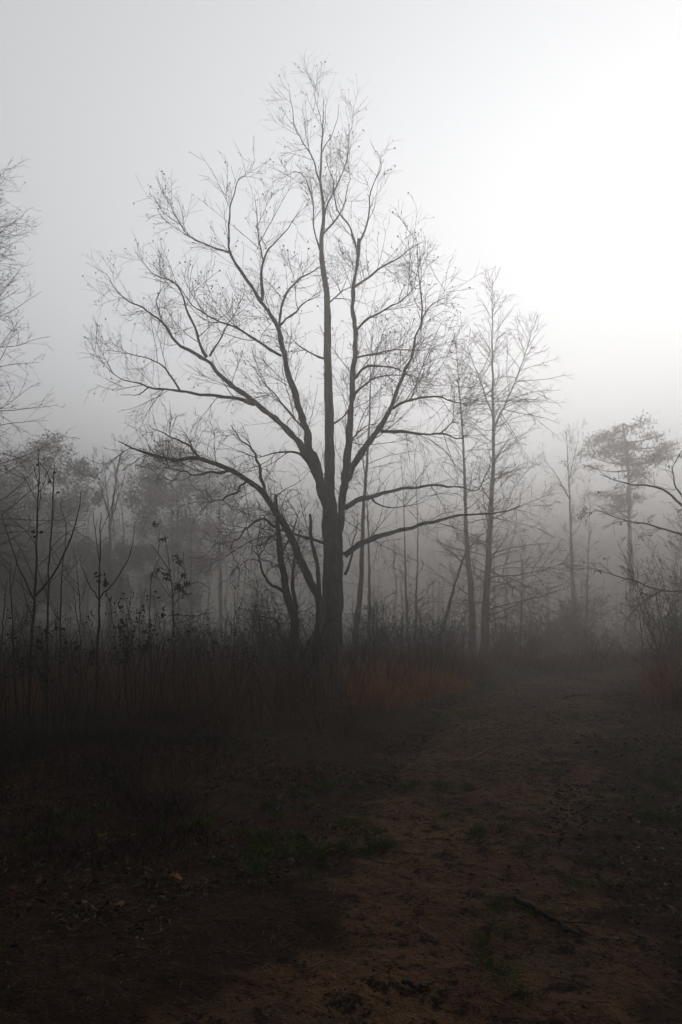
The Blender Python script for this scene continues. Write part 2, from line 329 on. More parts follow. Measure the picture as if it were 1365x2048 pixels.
# ---- the big bare tree in the middle
def main_tree():
    D = 22.0; rng = rng_of(11)
    base = at(662, 1335, D)
    o = thing('bare_tree', (base[0], D, float(gz(base[0], D))), 'tall dark many-limbed bare tree standing in front at the middle', 'tree')
    P, R = trace([(660, 1345), (663, 1290), (666, 1200), (667, 1110), (663, 1050), (659, 980), (660, 900), (658, 800), (656, 720), (655, 600), (647, 540), (643, 498), (648, 428), (642, 364), (645, 262), (648, 192)], D, D + .8, .35, .008, 90, rng, .012, .8, .2, .025)
    R *= np.interp(np.arange(90), [0, 22, 27, 55, 70, 80, 89], [1, 1, .62, .62, .5, .42, .4])
    mb = MB(); tubes(mb, foot(P)[None], R[None], 30, cap=True, ridge=(rng, .075)); mb.build('trunk', BARK, o)
    def cut(pts):
        out = []
        for x, y in pts:
            if x < 556 and y < 520: y = 520 - (520 - y) * .78
            elif y < 320: y = 320 - (320 - y) * .8; x = 648 + (x - 648) * .78
            out.append((x, y))
        return out
    limbs = [  # (places, depth at the fork, depth at the end, radius, end radius)
        ([(672, 1130), (679, 1054), (687, 987), (695, 931), (700, 854), (705, 777), (708, 720), (710, 663), (707, 586), (716, 510), (718, 480)], D, D - 1.2, .19, .06),
        ([(716, 510), (705, 463), (690, 440), (672, 415), (668, 370), (655, 310)], D - 1.2, D - 1.6, .055, .012),
        ([(717, 500), (733, 455), (738, 420), (742, 380), (765, 330), (783, 297)], D - 1.2, D - .6, .055, .01),
        ([(662, 1060), (655, 1016), (636, 946), (615, 869), (590, 787), (569, 715), (560, 663), (540, 625), (525, 604), (496, 563), (463, 504), (460, 452), (463, 370), (484, 305)], D, D - 2.5, .2, .012),
        ([(463, 504), (432, 490), (408, 481), (380, 458), (360, 425), (352, 400)], D - 1.9, D - 2.5, .045, .008),
        ([(525, 600), (524, 539), (534, 504), (554, 469), (584, 446), (600, 425)], D - 1.5, D - .6, .07, .01),
        ([(527, 520), (519, 470), (514, 400), (510, 350)], D - 1.3, D - 2, .04, .007),
        ([(560, 655), (569, 598), (595, 563), (636, 537), (660, 520)], D - 1.2, D + .5, .075, .012),
        ([(562, 650), (590, 628), (613, 604), (640, 590)], D - 1.2, D - 2.2, .045, .01),
        ([(563, 712), (513, 680), (455, 648), (410, 628), (375, 600), (350, 560)], D - 1.0, D - 3.5, .06, .01),
        ([(648, 1000), (626, 936), (580, 864), (513, 808), (470, 775), (431, 741), (414, 721), (355, 686), (326, 645), (291, 622), (240, 588), (212, 545)], D - .1, D + 3.0, .17, .012),
        ([(414, 715), (390, 663), (373, 616), (352, 569), (302, 545), (285, 520)], D + 1.6, D + .8, .08, .01),
        ([(326, 645), (318, 620), (312, 600), (330, 570)], D + 2.2, D + 2.6, .04, .012),
        ([(420, 712), (440, 680), (455, 651), (478, 616), (490, 570)], D + 1.6, D + 2.8, .05, .01),
        ([(510, 808), (470, 797), (431, 794), (361, 783), (302, 774), (235, 752), (215, 735)], D + 1.0, D - 1.4, .085, .01),
        ([(361, 783), (332, 735), (300, 718), (267, 709), (215, 700)], D - .2, D + .6, .045, .008),
        ([(300, 774), (270, 790), (240, 792)], D - .7, D - 1.2, .03, .008),
        ([(690, 1112), (705, 1098), (728, 1085), (785, 1064), (851, 1049), (913, 1033), (964, 1026), (1012, 1023), (1040, 1010)], D - .3, D - 2.2, .12, .014),
        ([(690, 1016), (710, 1005), (738, 995), (805, 977), (862, 972), (913, 974), (956, 977), (969, 956), (982, 930)], D, D + 1.8, .1, .014),
        ([(685, 1000), (690, 975), (708, 931), (733, 893), (769, 840), (800, 772), (822, 715), (842, 651), (862, 614), (888, 596)], D - .2, D - 2.6, .16, .014),
        ([(842, 660), (845, 620), (838, 560), (836, 500), (830, 455)], D - 1.8, D - 1.2, .04, .008),
        ([(763, 862), (800, 864), (847, 868), (890, 868), (920, 876), (945, 860)], D - 1.2, D + .4, .075, .014),
        ([(880, 868), (900, 850), (918, 820)], D - .1, D + .3, .035, .01),
        ([(785, 818), (815, 803), (847, 794), (880, 792), (900, 800), (935, 812)], D - 1.4, D - 3.4, .06, .012),
        ([(703, 765), (718, 745), (736, 733), (771, 733), (800, 740), (830, 760)], D - .7, D - 1.8, .06, .012),
        ([(705, 800), (730, 770), (770, 752), (820, 752), (870, 770)], D - .6, D + 1.5, .05, .01),
        ([(708, 575), (735, 555), (765, 534), (812, 504), (850, 480)], D - .9, D + .6, .06, .01),
        ([(711, 665), (735, 640), (759, 627), (806, 598), (850, 560)], D - .8, D - 2.6, .06, .01),
        ([(705, 720), (740, 710), (790, 700), (840, 700), (880, 690)], D - .8, D + .9, .05, .01),
        ([(687, 1108), (667, 1090), (626, 1079), (574, 1064), (549, 1069), (500, 1085), (462, 1105)], D - .42, D - 1.6, .075, .012),
        ([(640, 940), (621, 926), (590, 905), (559, 905), (523, 913), (480, 900)], D - .2, D - 2.0, .055, .012),
        ([(640, 364), (618, 315), (595, 276), (580, 245), (572, 217), (560, 155)], D + .6, D + .1, .05, .008),
        ([(650, 430), (662, 395), (677, 364), (695, 320), (712, 276), (722, 235), (727, 185)], D + .6, D + 1.2, .055, .008),
        ([(645, 300), (665, 260), (680, 225), (688, 180)], D + .7, D + .3, .03, .007),
        ([(645, 250), (640, 215), (628, 180), (624, 128)], D + .7, D + .2, .022, .006), ([(644, 270), (652, 225), (655, 190), (662, 150)], D + .7, D + 1.1, .022, .006), ([(646, 470), (672, 440), (690, 405), (700, 350), (703, 300)], D + .5, D + 1.4, .05, .007),
        ([(640, 500), (628, 460), (625, 400), (600, 345), (548, 320)], D + .5, D - .6, .045, .008),
        ([(656, 720), (630, 712), (600, 690), (570, 660)], D + .4, D + 1.6, .05, .01),
        ([(655, 610), (672, 595), (700, 575), (735, 565)], D + .5, D + 1.6, .045, .01),
        ([(660, 850), (682, 838), (700, 815), (712, 780)], D + .3, D + 1.2, .05, .012),
        ([(690, 900), (712, 868), (735, 850), (765, 845)], D - .2, D + .8, .05, .012),
        ([(612, 862), (585, 835), (560, 800), (530, 770), (505, 730)], D - .7, D + .5, .05, .01),
        ([(690, 1150), (704, 1112), (714, 1049)], D - .2, D - .5, .06, .012),
        ([(742, 995), (760, 1010), (790, 1015), (830, 1010)], D + .6, D - .6, .04, .01),
    ]
    zc = []
    for n_, (pts, d0, d1, r0, r1) in enumerate(limbs):
        ln = sum(math.dist(pts[i], pts[i + 1]) for i in range(len(pts) - 1)) / F * D
        P, R = trace(cut(pts), d0, d1, r0, r1, max(8, int(ln * 5)), rng, .028, 1.05, 0, .12); R = R * .78 * (1 - .25 * float(np.clip((P[:, 2].mean() - 9) / 9, 0, 1)))
        lo = MB(); tubes(lo, P[None], R[None], 9 if r0 > .1 else 6, cap=True); lim = lo.build('limb', BARK, o)
        tw = MB(); p, r = P[None], R[None]; high = P[-1, 2] > 13
        hi = float(np.clip((P[:, 2].mean() - 9) / 9, 0, 1)); q = 1 - .38 * hi
        k0, kr0 = grow(rng, p, r, 1.3, .13, 1.2, (.05, .9), .1, .2, 4, .16, .4, .007); tubes(tw, k0, kr0, 5)
        p1, r1_ = grow(rng, p, r, 2.7 + .8 * hi, (2.1 - 1.0 * hi, .8 - .3 * hi), (.95, .55), (.14, 1), .06, .065, 9, .0078, .6, .005 * q)
        tubes(tw, p1, r1_, 4)
        s1, sr1 = grow(rng, p, r, 2.6, .6, (1.1, .8), (.1, 1), .05, .12, 5, .008, .5, .0042 * q); tubes(tw, s1, sr1, 3)
        p2, r2 = grow(rng, p1, r1_, 4.7 + hi, (1.0 - .35 * hi, .42 - .1 * hi), (.8, .6), (.12, 1), .05, .065, 6, .007, .8, .004 * q)
        tubes(tw, p2, r2, 3)
        p3, r3 = grow(rng, p2, r2, 4.4, .42, .7, (.15, 1), .04, .09, 4, .007, .85, .0033 * q); tubes(tw, p3, r3, 3)
        if tw.n > 400: tw.build('twigwork', TWIG, lim)
        if P[-1, 1] > 0: zc += [p2[:, -1], p3[:, -1]]
    E = np.concatenate(zc); E = E[E[:, 2] > 8.5]
    pick = E[rng.integers(0, len(E), 2200)]; lb = MB(); leaves(lb, rng, pick + rng.normal(size=pick.shape) * .02, rng.uniform(.03, .07, len(pick)), .7)
    tag(lb.build('seed_pods', PODM, o), kind='stuff')
main_tree()

FINE = [dict(dens=2.2, length=(2.2, 1.1), ang=(1.25, .6), tr=(.2, 1), up=.03, wander=.07, n=9, rk=.007, rmax=.5, tip=.004, k=4),
        dict(dens=3.2, length=(.8, .4), ang=.7, tr=(.15, 1), up=.03, wander=.1, n=6, rk=.006, tip=.003),
        dict(dens=3.0, length=.3, ang=.7, tr=(.2, 1), up=.03, wander=.12, n=4, rk=.006, tip=.0026)]
def fine(d=28, **kw):
    a = [dict(q) for q in FINE]; a[0].update(kw)
    for q, t in zip(a, (.00026, .00021, .00018)): q['tip'] = t * d; q['rk'] = .009
    return a

# ---- crooked small trees at the foot of the big tree
def crooked():
    rng = rng_of(21); D = 21.0
    tr = trace([(583, 1335), (587, 1290), (590, 1250), (575, 1190), (563, 1120), (556, 1050), (553, 990)], D, D - .3, .16, .045, 34, rng, .02, .8, .07, .05)
    lm = [trace([(590, 1285), (592, 1215), (585, 1160), (590, 1115), (600, 1060)], D, D + .8, .09, .02, 24, rng, .025, .8, 0, .05),
          trace([(592, 1297), (575, 1284), (560, 1270), (554, 1243), (530, 1232), (500, 1226)], D, D - 1.2, .08, .012, 24, rng, .03),
          trace([(569, 1185), (545, 1170), (530, 1155), (520, 1120), (527, 1095)], D - .1, D - .8, .06, .015, 20, rng, .025),
          trace([(557, 1060), (540, 1045), (520, 1040), (480, 1070), (455, 1100)], D - .2, D - 1.4, .05, .01, 20, rng, .03),
          trace([(560, 1100), (575, 1090), (590, 1050), (600, 1020)], D - .2, D + .6, .04, .012, 16, rng, .03)]
    P, R = tr; P = foot(P)
    lv = [dict(dens=3.2, length=(.9, 1.5), ang=1.0, tr=(.2, 1), up=.0, wander=.24, n=9, rk=.009, rmax=.5, tip=.006, k=4, limb=dict(dens=6)),
          dict(dens=6, length=.6, ang=.9, tr=(.1, 1), up=.0, wander=.25, n=6, rk=.009, tip=.005),
          dict(dens=5, length=.25, ang=.9, tr=(.1, 1), up=0, wander=.2, n=4, rk=.01, tip=.004)]
    stem_tree('crooked_tree', 'crooked dark small tree with snapped top and tangled twigs left of the big trunk', 'tree', (P, R), 22, lv, BARK, TWIG, limbs=lm, k=9)
    # leaning limb tree
    tr = trace([(628, 1330), (641, 1213), (615, 1151), (580, 1069), (554, 1028), (528, 987), (495, 960), (462, 941), (400, 917), (350, 918), (290, 905), (238, 882)], D + .4, D - 1.8, .16, .012, 50, rng, .02, .8, .05, .05)
    lm = [trace([(530, 990), (518, 931), (503, 895), (480, 880), (460, 850)], D - .6, D - .2, .06, .01, 20, rng, .03),
          trace([(462, 941), (430, 945), (390, 948), (330, 935)], D - 1, D - 2.4, .045, .008, 20, rng, .025),
          trace([(495, 960), (470, 985), (440, 1000), (400, 1010)], D - .9, D - 2, .04, .008, 18, rng, .03),
          trace([(400, 917), (370, 885), (330, 870), (295, 850)], D - 1.2, D - .4, .04, .008, 18, rng, .03)]
    P, R = tr; P = foot(P)
    lv = [dict(dens=3.4, length=(1.0, 1.3), ang=.85, tr=(.4, 1), up=.06, wander=.14, n=9, rk=.008, rmax=.5, tip=.0058, k=4, limb=dict(dens=5, tr=(.1, 1), length=(1.1, .8))),
          dict(dens=5, length=.55, ang=.75, tr=(.1, 1), up=.05, wander=.14, n=6, rk=.008, tip=.0048),
          dict(dens=4, length=.22, ang=.8, tr=(.1, 1), up=.05, wander=.14, n=4, rk=.008, tip=.004)]
    stem_tree('leaning_tree', 'dark slender tree leaning left from the big trunk with its long low branch', 'tree', (P, R), 23, lv, BARK, TWIG, limbs=lm, k=9)
    tr = trace([(637, 1330), (638, 1213), (636, 1136), (623, 1079), (620, 1028)], D - .3, D - .4, .1, .035, 26, rng, .02, .8, .04, .05)
    stem_tree('broken_stem', 'thin dark snapped stem close against the left of the big trunk', 'dead tree', (foot(tr[0]), tr[1]), 24,
              [dict(dens=3.5, length=.9, ang=.9, tr=(.25, 1), up=.05, wander=.22, n=8, rk=.008, tip=.004), dict(dens=4, length=.4, ang=.9, up=.02, wander=.2, n=5, rk=.007, tip=.003)], BARK, TWIG, k=8)
crooked()

# ---- slender trees behind and to the right
def slender(label, pts, d, r0, r1, seed, levels, group='slender bare trees behind the big tree', limbs=(), pods=None, n=46, name='slender_tree', bark=BARKG, twig=TWIGR, cat='tree', d1=None):
    rng = rng_of(seed); P, R = trace(pts, d, d1 or d + .5, r0, r1, n, rng, .02, 1.0, r0 * .45, .05); R = R * np.linspace(1, .6, n)
    stem_tree(name, label, cat, (foot(P), R), seed + 500, levels, bark, twig, group, 9, limbs, pods)

slender('slim straight tree close behind the right of the big trunk', [(708, 1330), (715, 1240), (723, 1161), (728, 1008), (736, 905), (741, 803), (742, 726), (748, 640)], 31, 0.162, .015, 31, fine(31, dens=1.7, tr=(.3, 1)))
slender('thin pole tree between the big trunk and the grey saplings', [(738, 1325), (739, 1160), (736, 1030), (728, 930), (722, 850)], 35, 0.104, .012, 32, fine(35, dens=1.6, tr=(.3, 1), length=(1.6, .8)))
slender('thin upright sapling, left one of the pair beneath the lowest right limb', [(816, 1325), (812, 1160), (807, 987), (802, 905)], 36, 0.095, .012, 33, fine(36, dens=2, tr=(.2, 1), length=(1.7, .8)))
slender('thin upright sapling, right one of the pair beneath the lowest right limb', [(830, 1325), (834, 1160), (836, 1059), (832, 960), (826, 880)], 38, 0.085, .012, 34, fine(38, dens=2, tr=(.2, 1), length=(1.7, .8)))
slender('thin tree leaning right towards the twin tall trunks', [(868, 1325), (880, 1278), (892, 1238), (913, 1161), (938, 1095), (985, 1055), (1030, 1030)], 33, 0.123, .014, 35, fine(33, dens=2, tr=(.15, 1), length=(1.5, .9)))
slender('tall thin tree with bent trunk, left one of the twin tall trunks by the path', [(946, 1335), (945, 1290), (944, 1213), (933, 1059), (928, 905), (921, 803), (913, 700), (906, 650)], 38, 0.215, .015, 36, fine(33, dens=5.5, tr=(.16, 1), length=(2.8, 1.0), ang=(1.4, .55), up=.02), pods=(160, .05, PODM, 8))
rT = rng_of(371)
slender('tall straight tree with spreading fine branches, right one of the twin trunks by the path', [(967, 1335), (970, 1290), (972, 1213), (980, 1059), (987, 931), (987, 828), (985, 700), (984, 550)], 38, .26, .014, 37,
        fine(30, dens=6.5, tr=(.1, .99), length=(3.9, 1.0), ang=(1.45, .5), up=.012, sag=.02), n=60, pods=(320, .05, PODM, 8),
        limbs=[trace([(970, 1155), (1036, 1150), (1089, 1139), (1141, 1122)], 38.0, 36.8, .05, .01, 20, rT, .03), trace([(985, 860), (1010, 810), (1040, 740), (1065, 660)], 38.3, 38.9, .06, .012, 20, rT, .03), trace([(986, 830), (960, 760), (935, 690)], 38.3, 37.6, .05, .01, 18, rT, .03),
               trace([(972, 1130), (1010, 1160), (1060, 1200), (1095, 1215)], 38.0, 36.6, .035, .008, 18, rT, .03), trace([(980, 1040), (1025, 1020), (1060, 1005), (1095, 990)], 38.0, 39.2, .04, .008, 18, rT, .03)])
slender('grey slim tree standing in fog at the bend of the path', [(1150, 1300), (1147, 1200), (1141, 1027), (1137, 940), (1132, 850)], 60, .27, .02, 38, fine(44, dens=2.6, tr=(.3, 1), length=(2.4, 1.2), ang=(1.0, .5), up=.05), limbs=[trace([(1141, 1075), (1160, 1050), (1168, 1010), (1172, 960)], 60, 59, .05, .008, 18, rT, .04), trace([(1140, 1000), (1120, 960), (1095, 925), (1085, 900)], 60, 61, .06, .008, 18, rT, .04), trace([(1138, 960), (1150, 910), (1158, 860)], 60.4, 60, .05, .008, 16, rT, .04)])
slender('thin faded sapling between the foggy slim tree and the pine', [(1172, 1300), (1175, 1180), (1179, 1050), (1180, 1000)], 54, .13, .012, 39, fine(44, dens=3, tr=(.1, 1), length=(2.0, .8), ang=(1.3, .6)))
slender('faint bare sapling right of the twin trunks, low in the fog', [(1040, 1300), (1044, 1200), (1046, 1100)], 42, .08, .012, 40, fine(42, dens=3.2, tr=(.1, 1), length=(1.6, .7), ang=(1.2, .6)))

# ---- bushes and thin stems: many-stemmed shrubs
def shrub(label, x, y, h, spread, stems, seed, bark=BARK, twig=TWIG, group='bare shrubs', cat='shrub', dens=(5.5, 6.5, 4), name='bare_shrub', r=.016, leafy=None, lean=(0, 0)):
    rng = rng_of(seed); z = float(gz(x, y)); o = thing(name, (x, y, z), label, cat, group)
    stems = int(stems * 1.5); n = 12; P = np.zeros((stems, n, 3)); a = rng.uniform(0, 6.28, stems)
    P[:, 0] = np.c_[x + rng.normal(0, .12, stems) * spread, y + rng.normal(0, .12, stems) * spread, np.full(stems, z - .05)]
    d = nrm(np.c_[np.cos(a) * spread * rng.uniform(.1, .6, stems) / h + lean[0], np.sin(a) * spread * rng.uniform(.1, .6, stems) / h + lean[1], np.ones(stems)])
    st = (h * rng.uniform(.5, 1.1, stems) / (n - 1))[:, None]
    for k in range(1, n):
        d = nrm(d + rng.normal(size=(stems, 3)) * .09 + np.array([0, 0, .02])); P[:, k] = P[:, k - 1] + d * st
    R = np.linspace(r, .005, n)[None] * rng.uniform(.6, 1.2, (stems, 1))
    mb = MB(); tubes(mb, P, R, 5); mb.build('stems', bark, o)
    tw = MB(); p, q = grow(rng, P, R, dens[0], (.7 * h * .35, .4 * h * .35), .8, (.12, 1), .05, .14, 7, .008, .7, .00021 * y); tubes(tw, p, q, 3)
    p2, q2 = grow(rng, p, q, dens[1], .3, .8, (.1, 1), .04, .15, 5, .008, .8, .00018 * y); tubes(tw, p2, q2, 3)
    p3, q3 = grow(rng, p2, q2, dens[2], .14, .8, (.1, 1), .04, .15, 3, .008, .9, .00015 * y); tubes(tw, p3, q3, 3)
    tw.build('twigwork', twig, o)
    if leafy:
        cnt, size, m = leafy; E = np.concatenate([p2[:, -1], p3[:, -1], p2[:, 2]]); C = E[rng.integers(0, len(E), cnt)] + rng.normal(size=(cnt, 3)) * .03
        lb = MB(); leaves(lb, rng, C, rng.uniform(.6, 1.3, cnt) * size, .5); lb.build('leaves', m, o)
    return o

shrub('tangled dark bush under the crooked tree, left of the big trunk', gx(540, 20.5), 20.5, 2.6, 2.2, 16, 61)
shrub('dense dark thicket just right of the big trunk, under the low limb', gx(760, 23.5), 23.5, 2.3, 2.4, 18, 62, group='bare shrubs')
shrub('dark brush tangle in front of the crooked tree, in the rusty grass', gx(590, 18.5), 18.5, 1.6, 2.0, 12, 73)
shrub('low dark brush in front of the big trunk, hiding its foot', gx(690, 19.5), 19.5, 1.3, 1.8, 12, 74)
shrub('wide dark brush at far left behind the tall saplings', gx(60, 15), 15, 2.0, 2.6, 14, 75)
shrub('dark brush behind the small-leaved green sapling', gx(390, 17), 17, 1.8, 2.6, 13, 76)
shrub('low dark bush between the paired saplings and the leaning tree', gx(850, 28), 28, 2.2, 2.2, 15, 63)
shrub('thin upright brush standing just left of the twin trunks', gx(905, 33), 33, 3.0, 1.6, 13, 64)
shrub('small bush leaning out over the path right of the twin trunks', gx(1000, 34), 34, 2.6, 1.8, 13, 65, lean=(.25, 0))
shrub('faded low brush just past the twin trunks where the path bends', gx(1065, 30), 30, 1.7, 2.2, 12, 71, BARKG, TWIGR)
shrub('low faded brush where the path disappears behind the right bank', gx(1190, 29), 29, 1.5, 2.0, 12, 72, BARKG, TWIGR)
shrub('reddish brush in the fog left of the slim grey tree', gx(1100, 45), 45, 4.2, 3.2, 18, 66, BARKG, TWIGR)
shrub('faint brush in the fog at the foot of the slim grey tree', gx(1160, 48), 48, 4.4, 3, 18, 67, BARKG, TWIGR)
shrub('tall twiggy bush with drooping sprays at the right edge above the rusty grass', gx(1350, 18), 18, 3.6, 2.8, 11, 68, BARK, TWIG, dens=(4, 4.5, 3))
shrub('twiggy bush behind the rusty grass at right, nearest the path', gx(1318, 22), 22, 2.9, 2.2, 9, 69, BARK, TWIG, dens=(4, 4.5, 3))
shrub('tallest bush at the right edge, behind the twiggy sprays', gx(1372, 25), 25, 5.4, 3.4, 11, 70, BARKG, TWIG, dens=(3.5, 4.5, 3))

# ---- tree beyond the right edge with long drooping branches
def edge_tree_right():
    rng = rng_of(81); d = 19
    tr = trace([(1500, 1400), (1500, 1200), (1495, 1000), (1490, 800), (1500, 600)], d, d + .3, .22, .05, 40, rng, .02, .8, .1, .03)
    lm = [trace([(1495, 1040), (1430, 1035), (1365, 1010), (1335, 983), (1295, 972), (1247, 966), (1200, 950)], d, d - 1, .06, .008, 26, rng, .02),
          trace([(1380, 1018), (1352, 975), (1345, 940), (1360, 905)], d - .4, d, .03, .008, 14, rng, .02),
          trace([(1495, 1110), (1430, 1095), (1365, 1071), (1300, 1049), (1247, 1038), (1190, 1018)], d, d + .8, .05, .007, 24, rng, .02),
          trace([(1496, 1190), (1430, 1185), (1365, 1181), (1308, 1177), (1256, 1159), (1190, 1142)], d, d - 1.6, .045, .007, 24, rng, .02),
          trace([(1330, 1178), (1290, 1200), (1262, 1225), (1250, 1255)], d - 1, d - 1.4, .02, .006, 14, rng, .02)]
    lv = [dict(dens=.8, length=(2, 1.2), ang=1.1, tr=(.3, 1), up=.02, wander=.09, n=8, rk=.008, tip=.0046, k=4, limb=dict(dens=4, tr=(.25, 1), length=(.9, .5), ang=.7)),
          dict(dens=4, length=.4, ang=.7, up=.0, wander=.12, n=5, rk=.008, tip=.004), dict(dens=3, length=.16, ang=.7, n=3, rk=.008, tip=.0034)]
    stem_tree('bare_tree', 'tree beyond the right edge reaching long thin branches over the path', 'tree', (foot(tr[0]), tr[1]), 82, lv, BARKG, TWIG, limbs=lm, pods=(420, .055, LEAFB, 0))
edge_tree_right()

# ---- tall fine-branched tree at the left edge
def edge_tree_left():
    rng = rng_of(91); d = 23
    tr = trace([(-75, 1345), (-72, 1100), (-66, 800), (-62, 560), (-54, 450), (-50, 395)], d, d + .5, .3, .02, 60, rng, .02, .8, .15, .03)
    lv = [dict(dens=12, length=(4.3, 2.0), ang=(1.35, .7), tr=(.22, 1), up=.03, wander=.07, n=11, rk=.0068, rmax=.4, tip=.005, k=4),
          dict(dens=3.0, length=(1.1, .5), ang=.75, up=.02, wander=.11, n=7, rk=.007, tip=.0042),
          dict(dens=4.2, length=.36, ang=.75, up=.02, wander=.13, n=4, rk=.007, tip=.0036)]
    stem_tree('bare_tree', 'tall fine-twigged tree filling the left edge above the leafy woods', 'tree', (foot(tr[0]), tr[1]), 92, lv, BARKG, TWIG, pods=(1600, .05, PODM, 4))
edge_tree_left()

# ---- leafy trees behind, at left
def leafy_tree(label, px, d, base_w, lobes, seed, nleaf, r=.22, leaf=LEAFD, size=.19, group='leafy trees in the fog at left', trunks=((0, 0),), top=None, name='oak_tree'):
    """lobes: (px, py, radius px) of leaf masses at distance d"""
    rng = rng_of(seed); x = gx(px, d); z = float(gz(x, d)); o = thing(name, (x, d, z), label, 'tree', group)
    lobes3 = [(at(lx, ly, d + rng.uniform(-1.5, 1.5)), lr / F * d) for lx, ly, lr in lobes]
    topz = max(c[2] for c, _ in lobes3)
    P, R = resample(catmull([(x, d, z - .2), (x + .15, d, z + topz * .35), (x - .1, d + .2, z + topz * .7), (x + .05, d, topz)]), np.linspace(r, .03, 25), 30)
    mb = MB(); tubes(mb, P[None], R[None], 8, cap=True); mb.build('trunk', BARKG, o)
    bl = MB(); lb = MB()
    tot = sum(r_ ** 2 for _, r_ in lobes3)
    for c, r_ in lobes3:
        k = int(np.argmin(np.abs(P[:, 2] - (c[2] - r_ * .8)))); s = P[k]
        mid = (s + c) / 2 + rng.normal(size=3) * .2; lp, lr_ = resample(catmull([s, mid, c]), np.linspace(max(R[k] * .5, .03), .015, 17), 14); tubes(bl, lp[None], lr_[None], 5)
        p, q = grow(rng, lp[None], lr_[None], 4, r_ * .9, .8, (.3, 1), .04, .12, 7, .006, .6, .005); tubes(bl, p, q, 3); p2_, q2_ = grow(rng, p, q, 3, .9, .8, (.2, 1), .04, .12, 5, .008, .8, .008); tubes(bl, p2_, q2_, 3)
        n = int(2.6 * nleaf * r_ ** 2 / tot); nc = max(5, n // 55)
        dirs = nrm(rng.normal(size=(nc, 3))); cc = c + dirs * (r_ * rng.uniform(.25, 1, (nc, 1)) ** .6) * np.array([1, 1, .85])
        C = cc[rng.integers(0, nc, n)] + rng.normal(size=(n, 3)) * r_ * .2
        leaves(lb, rng, C, rng.uniform(.6, 1.4, n) * size, .65)
    bl.build('branchwork', BARKG, o); lb.build('crown', leaf, o); return o

leafy_tree('dark leafy tree at the left edge, widest of the foggy row', 60, 66, 0, [(20, 950, 45), (70, 920, 45), (110, 900, 35), (140, 950, 45), (40, 1020, 60), (110, 1020, 55), (160, 1010, 30), (20, 1100, 55), (90, 1100, 55), (150, 1090, 35), (-30, 980, 60), (60, 1180, 50), (130, 1180, 45), (0, 1200, 50), (185, 990, 26), (170, 940, 24)], 101, 11000)
leafy_tree('leafy tree with a domed top right of the foggy bare tree', 345, 68, 0, [(335, 915, 38), (375, 930, 40), (300, 950, 42), (285, 1000, 42), (340, 990, 50), (395, 990, 42), (300, 1050, 40), (360, 1060, 50), (330, 1110, 40), (400, 1060, 35), (275, 1110, 34), (310, 1180, 42), (380, 1130, 40), (370, 1200, 38), (420, 1120, 32)], 102, 10500)
leafy_tree('small pale leafy tree farthest right in the foggy row', 440, 78, 0, [(430, 960, 28), (460, 975, 28), (420, 1000, 28), (450, 1020, 32), (480, 1030, 26), (440, 1070, 30), (470, 1090, 30)], 103, 2600)
leafy_tree('low leafy tree at the far left behind the saplings', -20, 46, 0, [(-20, 1040, 60), (20, 1140, 50), (-50, 1140, 60), (60, 1170, 40)], 104, 3000)
leafy_tree('low leafy tree below the foggy bare tree, behind the tallest sapling', 215, 64, 0, [(180, 1110, 36), (215, 1130, 34), (255, 1120, 34), (200, 1160, 30), (240, 1170, 34)], 105, 1700)
rB = rng_of(111)
slender('bare vase-shaped tree between the two big leafy trees in the fog', [(221, 1290), (221, 1141), (219, 1038), (212, 965), (205, 900)], 58, .24, .02, 112, fine(54, dens=2.6, tr=(.35, 1), length=(2.2, 1.3), ang=(.7, .5), up=.05), group='leafy trees in the fog at left',
        limbs=[trace([(220, 1060), (228, 1000), (235, 940), (245, 895)], 58, 57, .12, .02, 18, rB, .04), trace([(219, 1030), (200, 970), (185, 920)], 58, 59, .1, .02, 18, rB, .04), trace([(222, 1040), (240, 990), (255, 930)], 58, 59, .08, .02, 18, rB, .04)])
for i, (lab, px, top, d, r) in enumerate([('thin tall trunk inside the domed leafy tree, left one of two', 356, 930, 52, .14), ('thin tall trunk inside the domed leafy tree, right one of two', 381, 940, 53, .15), ('thin faded trunk between the small pale leafy tree and the crooked tree', 441, 960, 54, .11)]):
    slender(lab, [(px + 2, 1310), (px + 1, 1200), (px, 1060), (px - 2, top)], d, r, .02, 120 + i, fine(50, dens=1.2, tr=(.45, 1), length=(1.6, 1)), group='thin trunks in the fog at left')

